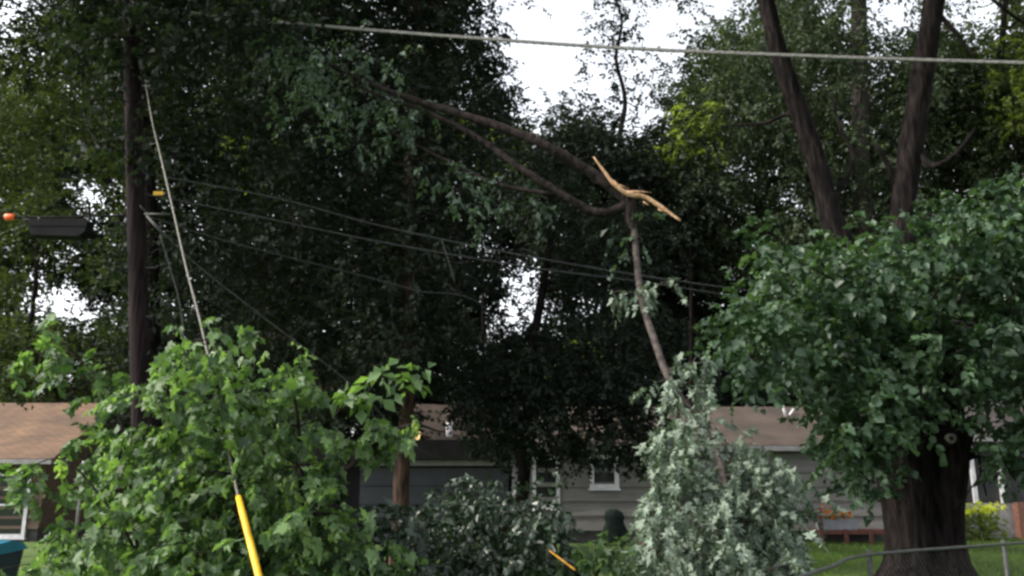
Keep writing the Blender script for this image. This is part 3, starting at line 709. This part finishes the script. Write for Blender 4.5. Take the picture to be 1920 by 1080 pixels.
# --- main trees
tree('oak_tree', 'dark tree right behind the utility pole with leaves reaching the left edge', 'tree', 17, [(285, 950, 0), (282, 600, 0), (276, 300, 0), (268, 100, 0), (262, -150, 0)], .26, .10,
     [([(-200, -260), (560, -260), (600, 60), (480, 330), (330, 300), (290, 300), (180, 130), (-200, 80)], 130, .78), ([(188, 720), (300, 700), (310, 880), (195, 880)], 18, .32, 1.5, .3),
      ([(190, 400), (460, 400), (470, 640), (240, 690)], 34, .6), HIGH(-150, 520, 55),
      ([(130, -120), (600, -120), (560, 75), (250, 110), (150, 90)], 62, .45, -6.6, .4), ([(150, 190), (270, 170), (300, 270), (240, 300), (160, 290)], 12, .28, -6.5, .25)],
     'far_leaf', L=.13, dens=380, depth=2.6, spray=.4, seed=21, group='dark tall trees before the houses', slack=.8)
tree('olive_green_tree', 'olive-green tree spreading from beyond the left edge over the splice case', 'tree', 20, [(-260, 1100, 0), (-240, 700, 0), (-200, 400, 0), (-120, 200, 0), (-60, 0, 0)], .28, .10,
     [([(-300, 60), (180, 60), (290, 200), (280, 330), (200, 400), (220, 520), (-250, 520)], 110, .78), ([(-200, 580), (70, 560), (60, 740), (-200, 740)], 20, .6)],
     'olive_leaf', L=.14, dens=330, depth=2.0, spray=.45, seed=31, slack=.8)
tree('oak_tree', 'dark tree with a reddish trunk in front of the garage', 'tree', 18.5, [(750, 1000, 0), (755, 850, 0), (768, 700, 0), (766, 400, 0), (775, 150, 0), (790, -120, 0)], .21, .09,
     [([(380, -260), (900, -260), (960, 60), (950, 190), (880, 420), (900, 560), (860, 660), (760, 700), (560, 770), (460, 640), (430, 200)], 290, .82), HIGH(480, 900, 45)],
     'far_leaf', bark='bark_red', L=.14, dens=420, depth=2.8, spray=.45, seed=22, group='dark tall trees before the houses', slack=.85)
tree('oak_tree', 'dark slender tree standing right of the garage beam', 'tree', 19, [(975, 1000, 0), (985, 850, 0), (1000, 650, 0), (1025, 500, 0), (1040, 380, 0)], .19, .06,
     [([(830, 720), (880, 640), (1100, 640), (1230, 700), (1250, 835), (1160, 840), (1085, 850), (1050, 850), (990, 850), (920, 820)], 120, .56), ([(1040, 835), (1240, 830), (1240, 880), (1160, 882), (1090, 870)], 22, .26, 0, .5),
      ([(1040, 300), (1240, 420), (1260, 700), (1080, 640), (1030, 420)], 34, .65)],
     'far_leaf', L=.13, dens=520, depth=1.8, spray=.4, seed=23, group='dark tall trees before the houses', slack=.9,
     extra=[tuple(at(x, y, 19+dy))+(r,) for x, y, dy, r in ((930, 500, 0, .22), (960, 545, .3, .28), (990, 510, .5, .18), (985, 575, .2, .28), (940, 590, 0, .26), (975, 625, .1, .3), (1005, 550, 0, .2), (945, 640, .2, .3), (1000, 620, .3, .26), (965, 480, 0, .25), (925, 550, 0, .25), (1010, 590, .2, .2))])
tree('sparse_tree', 'thin-crowned dark tree against the bright sky opening', 'tree', 34, [(1175, 950, 0), (1180, 600, 0), (1160, 300, 0), (1172, 190, 0), (1155, 110, .3), (1166, 40, 0), (1150, -30, 0), (1158, -120, 0)], .18, .03,
     [([(1000, 220), (1110, 170), (1300, 230), (1330, 480), (1000, 480), (930, 300)], 85, 1.1)], 'far_leaf', L=.2, dens=260, depth=1.5, spray=.6, seed=24, slack=.7,
     extra=[tuple(at(x, y, 34+dy))+(r*1.45,) for x, y, dy, r in ((1160, 10, 0, .42), (1150, 60, .3, .4), (1120, 95, 0, .38), (1175, 95, -.2, .4), (1210, 130, 0, .33), (1140, 130, .2, .3), (1100, 130, 0, .35), (1235, 175, 0, .36),
            (1185, 10, 0, .36), (1135, -20, 0, .4), (1070, 165, 0, .36), (1260, 120, 0, .36), (1165, 175, 0, .25), (1205, 215, 0, .3), (1250, 210, 0, .4), (1120, 180, 0, .3), (1280, -5, 0, .35), (1240, -20, 0, .3), (1040, 190, 0, .3),
            (1130, 40, .4, .45), (1185, 60, .4, .42), (1150, 150, .3, .42), (1200, 170, .2, .4), (1110, 60, 0, .3), (1225, 90, 0, .3), (1290, 60, 0, .4), (1300, 120, 0, .45), (1270, 180, 0, .45), (1300, 10, 0, .4), (1085, 200, 0, .35), (980, 5, 0, .2), (1010, 12, 0, .16))], start=.5)
tree('ash_tree', 'green tree behind the two upright limbs with a pale straight trunk', 'tree', 35, [(1640, 950, 0), (1630, 600, 0), (1615, 300, 0), (1610, 30, 0), (1605, -150, 0)], 0.42, .34,
     [([(1290, 60), (1330, -100), (1780, -200), (1740, 300), (1690, 480), (1300, 560), (1260, 300)], 210, 1.2)], 'ash_leaf', bark='grey_bark', L=.21, dens=170, depth=2.4, spray=.6, seed=25, slack=.8, droop=.5)
tree('ash_tree', 'green tree behind the right upright limb reaching the right edge', 'tree', 36.5, [(1880, 950, 0), (1870, 600, 0), (1860, 300, 0), (1880, 60, 0), (1895, -120, 0)], .26, .1,
     [([(1720, 120), (1760, -150), (2080, -200), (2120, 460), (1720, 460)], 120, 1.25)], 'oak_leaf', L=.21, dens=170, depth=2.2, spray=.6, seed=26, slack=.8)
tree('olive_green_tree', 'loose olive-green tree behind the splice case at the left edge', 'tree', 35, [(60, 950, 0), (50, 700, 0), (70, 450, 0), (40, 200, 0)], .16, .05,
     [([(-150, 180), (240, 160), (240, 520), (-150, 520)], 60, .95), ([(-120, 600), (230, 590), (230, 760), (-120, 760)], 42, .95)], 'olive_leaf', L=.2, dens=190, extra=[tuple(at(x, y, 35))+(r,) for x, y, r in ((60, 600, .5), (80, 530, .35), (150, 610, .45), (120, 625, .5), (165, 300, .4), (140, 370, .4), (125, 520, .25), (190, 590, .4))], depth=1.5, spray=.45, seed=27, slack=.8)

# ================================================================ BIG TREE AT THE RIGHT
YB = 13.5
t = thing('thick_tree', 'massive thick-trunked tree at the right with two upright limbs and low broad leaves', 'tree', (at(1735, 1090, YB)[0], YB, 0))
mb = MB(); rg = random.Random(8)
def stem(ctrl, radii, n=24, wob=.16, Y=YB, seg=7):
    P = curve_pts([at(x, y, Y+d) for x, y, d in ctrl], seg); rs = lerp_r(radii, seg, len(P)); mb.tube(P, rs, n=n, wob=wob, rng=rg); return P, rs
base_c = at(1738, 1095, YB)
# buttressed trunk as a lofted ring surface with ribs
n = 40; rings = []
for y_, wl, wr in ((1112, 1590, 1880), (1085, 1640, 1838), (1055, 1662, 1818), (1010, 1668, 1808), (950, 1660, 1808), (890, 1648, 1812), (845, 1640, 1818), (800, 1632, 1826)):
    c0 = at(wl, y_, YB); c1 = at(wr, y_, YB); rings.append(((c0[0]+c1[0])/2, (c0[2]), (c1[0]-c0[0])/2))
vs = []
for i, (cx, cz, r) in enumerate(rings):
    for k in range(n):
        a = 2*math.pi*k/n
        f = 1+.05*math.sin(5*a+.7)+.035*math.sin(9*a+i*.3)+.025*math.sin(15*a+i*.9)+.03*(rg.random()-.5)
        cl_ = 1-.38*math.exp(-((math.sin((a-(-math.pi/2+.05))/2))/.13)**2)*min(1, i/4)   # cleft between the two stems, facing the camera
        vs.append((cx+math.cos(a)*r*f*cl_/1.05, YB+math.sin(a)*r*f*cl_*.85, cz))
mb.add(vs, [(i*n+k, i*n+(k+1) % n, (i+1)*n+(k+1) % n, (i+1)*n+k) for i in range(len(rings)-1) for k in range(n)], smooth=True)
P1, R1 = stem([(1690, 860, 0), (1672, 780, .1), (1640, 660, .3), (1600, 520, .5), (1556, 400, .6), (1530, 300, .6), (1492, 190, .5), (1455, 80, .4), (1425, -60, .3), (1400, -220, .2)], [.42, .36, .30, .24, .185, .17, .16, .15, .14, .12])
P2, R2 = stem([(1770, 860, 0), (1762, 780, .1), (1740, 650, .3), (1715, 520, .5), (1693, 420, .6), (1705, 300, .6), (1728, 150, .5), (1752, 0, .4), (1775, -140, .3), (1800, -280, .2)], [.42, .35, .30, .25, .21, .205, .195, .175, .16, .14])
stem([(1535, 330, .6), (1520, 240, .8), (1478, 215, 1.0), (1430, 232, 1.2), (1360, 235, 1.4)], [.06, .05, .04, .03, .02], n=8)
stem([(1715, 270, .6), (1745, 310, .3), (1790, 290, 0), (1830, 240, -.2)], [.07, .055, .04, .03], n=8)
stem([(1700, 400, .6), (1660, 300, .8), (1640, 270, 1.0)], [.05, .04, .03], n=8)
stem([(1560, 380, .6), (1600, 300, .9), (1575, 240, 1.2), (1560, 180, 1.4)], [.06, .045, .03, .02], n=8)
stem([(1755, 20, .4), (1790, 60, .2), (1830, 110, 0)], [.05, .035, .02], n=8)
stem([(1830, -30, 0), (1880, 15, 0), (1930, 50, 0)], [.03, .03, .02], n=8)
# hanging dead twigs near the trunk
stem([(1835, 840, -.2), (1838, 880, -.3), (1850, 930, -.3)], [.02, .018, .01], n=6, wob=0)
stem([(1780, 960, -.75), (1810, 930, -.8), (1845, 880, -.8)], [.012, .012, .008], n=5, wob=0)
big = clusters_in([(1370, 560), (1400, 480), (1520, 430), (1640, 470), (1700, 440), (1760, 380), (1960, 330), (2100, 400), (2100, 850), (1910, 830), (1830, 770), (1680, 765), (1600, 830), (1560, 810), (1560, 700), (1400, 700), (1350, 670), (1360, 620)],
                  YB-1.2, 185, .46, 1.4, 77, gaps=False)
big += clusters_in([(1570, 800), (1660, 800), (1660, 850), (1630, 930), (1600, 920), (1570, 850)], YB-1.5, 16, .3, .4, 78, gaps=False)
big += clusters_in([(1860, 820), (1990, 820), (1990, 930), (1900, 915), (1870, 870)], YB-1.5, 10, .3, .4, 79, gaps=False)
upper = clusters_in([(1350, -1100), (2050, -1100), (2150, -150), (1300, -150)], YB, 130, .95, 3.6, 80, gaps=False)  # unseen top of the crown, added to shade the limbs
limbs(mb, P1+P2, R1+R2, big+upper, 9, start=.1)
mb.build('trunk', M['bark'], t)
foliage('crown', big, M['linden_leaf'], t, L=.125, dens=560, shape='round', spray=.35, seed=41, droop=.35, flat=.75)
foliage('added_unseen_crown', upper, M['oak_leaf'], t, L=.17, dens=230, spray=.5, seed=42)
kc = at(1784, 822, YB-.80)
kn = MB(); n = 20; vs = []
for r, d in ((.034, 0), (.058, -.03), (.074, .0), (.07, .06)):
    for k in range(n):
        a = 2*math.pi*k/n; f = 1+.04*math.sin(3*a)
        vs.append((kc[0]+math.cos(a)*r*f, kc[1]+d, kc[2]+math.sin(a)*r*f))
kn.add(vs, [(i*n+k, i*n+(k+1) % n, (i+1)*n+(k+1) % n, (i+1)*n+k) for i in range(3) for k in range(n)], smooth=True)
ko = kn.build('knot_ring', M['knot'], t)
MB().add([(kc[0]+math.cos(2*math.pi*k/n)*.036, kc[1]+.012, kc[2]+math.sin(2*math.pi*k/n)*.036) for k in range(n)], [tuple(range(n))[::-1]]).build('knot_hollow', M['dark_fascia'], t)
MB().tube([(kc[0], kc[1]+.02, kc[2]), (kc[0]-.02, kc[1]+.35, kc[2]-.12)], [.062, .13], n=14).build('branch_stub', M['bark'], t)

# ================================================================ SNAPPED TREE WITH SILVERY LEAVES
YS = 10.0
t = thing('snapped_tree', 'snapped tree with splintered pale wood and silvery leaves hanging down to the ground', 'tree', (at(1300, 1000, 8.2)[0], 8.2, 0))
mb = MB(); rg = random.Random(12)
S1, SR1 = stem([(560, 90, 1.0), (680, 150, .6), (760, 182, .4), (860, 213, .2), (1000, 262, 0), (1090, 312, 0), (1150, 352, 0), (1178, 378, 0), (1182, 415, 0), (1190, 440, 0)], [.02, .028, .04, .052, .058, .062, .072, .085, .06, .03], n=10, Y=YS, wob=.3)
S2, SR2 = stem([(600, 110, .9), (700, 175, .6), (790, 205, .4), (890, 255, .2), (980, 318, 0), (1050, 362, 0), (1110, 396, 0), (1150, 396, 0), (1185, 376, 0)], [.014, .02, .028, .036, .042, .047, .052, .058, .062], n=10, Y=YS, wob=.3)
S3, SR3 = stem([(690, 225, .8), (760, 262, .6), (840, 302, .4), (930, 345, .2), (1040, 365, 0)], [.012, .016, .02, .024, .03], n=8, Y=YS)
lmb = mb
mb = MB()
S4, SR4 = stem([(1172, 380, 0), (1188, 430, 0), (1195, 500, -.2), (1205, 570, -.5), (1228, 640, -.9), (1252, 705, -1.2), (1300, 780, -1.6), (1345, 850, -1.9), (1370, 960, -2.2)], [.05, .042, .04, .04, .038, .038, .036, .032, .025], n=10, Y=YS, wob=.08)
silver = clusters_in([(1265, 672), (1310, 660), (1335, 690), (1300, 710)], YS-1.2, 5, .13, .2, 611, gaps=False)
silver += [tuple(at(x, y, YS-1.75))+(r,) for x, y, r in ((1262, 735, .09), (1300, 815, .12), (1330, 800, .10), (1355, 880, .12), (1320, 860, .10), (1370, 850, .12))]
silver += clusters_in([(1225, 715), (1262, 710), (1255, 760), (1235, 770)], YS-1.4, 4, .12, .15, 612, gaps=False)
silver += clusters_in([(1290, 735), (1335, 735), (1340, 790), (1300, 780)], YS-1.5, 6, .13, .2, 613, gaps=False)
silver += clusters_in([(1235, 810), (1290, 800), (1300, 900), (1290, 980), (1215, 980), (1228, 880)], YS-1.9, 34, .17, .4, 614, gaps=False)
silver += clusters_in([(1370, 845), (1400, 825), (1470, 850), (1500, 890), (1490, 960), (1340, 960), (1350, 920)], YS-2.0, 44, .17, .4, 615, gaps=False)
silver += clusters_in([(1200, 980), (1330, 950), (1480, 960), (1510, 1060), (1515, 1200), (1190, 1200), (1215, 1060)], YS-2.2, 118, .20, .6, 616, gaps=False, zmin=.1)
silver += clusters_in([(1240, 860), (1460, 880), (1490, 1100), (1240, 1100)], YS-1.3, 22, .15, .25, 617, gaps=False)
silver += [tuple(at(x, y, YS-.5))+(r,) for x, y, r in ((1165, 545, .12), (1195, 548, .13), (1235, 535, .12), (1150, 548, .08), (1255, 530, .08), (1215, 540, .1))]
limbs(mb, S4, SR4, silver, 13, rmin=.008, start=.3)
mb.build('hanging_stem', M['grey_bark'], t)
# dark gaps inside: bare twigs
foliage('silvery_leaves', silver, M['silver_leaf'], t, L=.095, dens=1350, shape='star', spray=.2, seed=43, droop=1.0, flat=.3, flip=.65, tint_c=.3)
ul = clusters_in([(520, 20), (640, 60), (780, 150), (820, 230), (700, 300), (560, 240), (500, 120)], YS+.7, 34, .33, .6, 62, gaps=False)
ul += [tuple(at(x, y, YS-.1))+(.13,) for x, y in ((1165, 425), (1205, 450), (1180, 470), (1225, 410))]
ul += clusters_in([(800, 300), (1000, 330), (1010, 400), (900, 420), (820, 390)], YS+.4, 12, .25, .3, 63, gaps=False)
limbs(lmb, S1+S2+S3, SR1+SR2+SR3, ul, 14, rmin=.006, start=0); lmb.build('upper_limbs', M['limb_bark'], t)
foliage('limb_leaves', ul, M['blue_leaf'], t, L=.10, dens=520, spray=.28, seed=44, droop=.5, shape='oval')
# splintered wood
mb = MB()
W = [at(1113, 294, YS-.12), at(1128, 315, YS-.12), at(1150, 343, YS-.12), at(1178, 364, YS-.12), at(1205, 368, YS-.12), at(1235, 385, YS-.14), at(1256, 400, YS-.16), at(1276, 414, YS-.18)]
Pw = curve_pts(W, 3); rs = lerp_r([.008, .018, .026, .040, .034, .026, .020, .012], 3, len(Pw)); mb.tube(Pw, rs, n=7, wob=.45, rng=rg)
for a, b, r in (((1175, 360), (1222, 361), .018), ((1150, 345), (1180, 354), .014)):
    p, q = at(*a, YS-.14), at(*b, YS-.16); mb.tube([p, (p+q)/2+np.array((0, 0, .01)), q], [r, r*.7, .003], n=5, wob=.3, rng=rg)
for k in range(4):
    x = 1150+k*28; y = np.interp(x, [1140, 1178, 1276], [330, 364, 414]); p = at(x, y, YS-.14); q = at(x+rg.uniform(6, 26), y+rg.uniform(-12, 10), YS-.18)
    mb.tube([p, (p+q)/2, q], [.009, .006, .001], n=4)
mb.build('splintered_wood', M['splinter'], t)

# ================================================================ FALLEN BRANCHES, NEAR
def fallen(name, label, Y, stems, polys, mat, L, dens, spray, seed, bark='limb_bark', shape='maple', droop=.5, flat=.5, flip=.15, group='fallen leafy branches', tint=.4, r=.03):
    global mb
    P0 = at(*stems[0][0][:2], Y+stems[0][0][2]); t = thing(name, label, 'fallen branch', (P0[0], P0[1], 0), group)
    mb = MB(); PS, RS = [], []
    for s in stems:
        k = len(s); p, q = stem(s, [r*(1-.8*i/(k-1)) for i in range(k)], n=7, Y=Y, wob=.1); PS += p; RS += q
    cl = []
    for k, (poly, n, rr, dy, dep) in enumerate(polys): cl += clusters_in(poly, Y+dy, n, rr, dep, seed*17+k, gaps=False, zmin=.05)
    limbs(mb, PS, RS, cl, seed, rmin=.005, start=0)
    mb.build('branches', M[bark], t)
    foliage('leaves', cl, M[mat], t, L=L, dens=dens, shape=shape, spray=spray, seed=seed, droop=droop, flat=flat, flip=flip, tint_c=tint)
    if mat == 'maple_leaf' and L > .09:
        rr = random.Random(seed); tips = [(c[0]+rr.uniform(-.1, .1), c[1]-c[3]*.8, c[2]+c[3]*.7, c[3]*.5) for c in cl if rr.random() < .22 and abs(px_of(c[:3])[0][0]-(375+(px_of(c[:3])[0][1]-605)*.23)) > 38]
        foliage('young_leaves', tips, M['young_leaf'], t, L=L*.62, dens=750, shape=shape, spray=.16, seed=seed+500, droop=.8, flat=.4, flip=.2, per=6)
    return t
fallen('fallen_maple_branch', 'tall heap of bright green maple leaves around the guy wire', 6.6,
       [[(470, 1250, .3), (450, 1000, .2), (430, 820, 0), (400, 700, 0), (390, 630, -.1)], [(500, 1250, .2), (560, 1000, 0), (560, 800, 0), (540, 700, 0)], [(560, 1000, 0), (650, 880, 0), (760, 800, 0), (830, 810, 0)]],
       [([(335, 640), (380, 618), (430, 625), (470, 680), (540, 670), (590, 720), (620, 780), (650, 810), (655, 870), (630, 900), (640, 950), (700, 1020), (760, 1100), (760, 1200), (330, 1200), (280, 900), (250, 720), (330, 720)], 175, .20, .25, .55), ([(340, 800), (580, 850), (640, 1000), (740, 1200), (300, 1200)], 90, .28, 1.3, .4),
        ([(660, 790), (780, 790), (800, 820), (760, 835), (670, 850)], 9, .08, 0, .12)],
       'maple_leaf', .094, 800, .19, 71, r=.035, tint=.2)
fallen('fallen_maple_branch', 'spreading green maple leaves in front of the brown house at lower left', 6.9,
       [[(300, 1250, .3), (260, 1050, 0), (180, 920, 0), (110, 860, 0), (30, 890, 0)], [(260, 1050, .2), (240, 880, .2), (210, 740, .3), (120, 650, .3)]],
       [([(160, 800), (250, 790), (330, 840), (380, 1000), (380, 1200), (-60, 1200), (-60, 1080), (30, 1060), (80, 1020), (160, 1000), (210, 950), (160, 900), (110, 880), (130, 850)], 95, .18, .2, .45), ([(200, 850), (400, 850), (400, 1200), (120, 1200), (200, 1000)], 45, .26, 1.2, .3),
        ([(0, 880), (90, 860), (120, 890), (60, 925), (0, 905)], 7, .09, 0, .1),
        ([(35, 660), (90, 615), (180, 690), (250, 700), (290, 760), (260, 800), (200, 760), (120, 690)], 16, .16, .4, .3)],
       'maple_leaf', .094, 760, .19, 72, r=.016)
t2 = thing('leafy_sprig', 'leafy green sprig with large oval leaves poking up right of the maple heap', 'sprig', at(628, 780, 6.3), 'fallen leafy branches')
mb = MB(); SP, SRr = stem([(628, 780, 0), (655, 745, 0), (690, 712, 0), (720, 690, 0), (745, 685, 0)], [.008, .007, .006, .005, .003], n=6, Y=6.3, wob=0); mb.build('stem', M['limb_bark'], t2)
foliage('leaves', [tuple(at(x, y, 6.3))+(r,) for x, y, r in ((655, 735, .06), (690, 735, .06), (715, 700, .06), (750, 695, .06), (770, 705, .06))], M['maple_leaf'], t2, L=.13, dens=4200, per=4, spray=.12, seed=73, droop=.5)
fallen('fallen_branch', 'heap of dark glossy leaves in the middle below the garage door', 8.4,
       [[(880, 1200, .2), (880, 1060, 0), (870, 950, 0), (850, 900, 0)], [(880, 1060, 0), (960, 980, 0), (1030, 950, 0)]],
       [([(760, 1000), (800, 960), (840, 905), (900, 905), (960, 930), (1050, 950), (1060, 1010), (1010, 1060), (1060, 1200), (740, 1200), (760, 1080)], 175, .24, 0, .6), ([(780, 960), (1040, 980), (1060, 1200), (740, 1200)], 60, .26, .8, .3)],
       'gloss_leaf', .085, 900, .2, 74, shape='oval', flip=.3, r=.03)
fallen('fallen_branch', 'low leafy branches on the ground before the covered barbecue', 8.2,
       [[(1100, 1250, .2), (1110, 1100, 0), (1150, 1040, 0)], [(1110, 1100, 0), (1060, 1060, 0)]],
       [([(1000, 1060), (1090, 1040), (1130, 1000), (1160, 990), (1200, 1040), (1220, 1060), (1240, 1200), (1000, 1200)], 70, .18, 0, .5)],
       'maple_leaf', .085, 800, .2, 75, shape='maple', flip=.3, r=.025)
fallen('fallen_branch', 'dark green leaves filling the bottom between the maple heap and the glossy heap', 7.6,
       [[(700, 1250, .2), (720, 1100, 0), (730, 1000, 0)]],
       [([(640, 960), (720, 950), (800, 1020), (830, 1090), (830, 1200), (620, 1200)], 60, .22, 0, .4)],
       'gloss_leaf', .10, 700, .2, 76, shape='maple', flip=.2, r=.025)
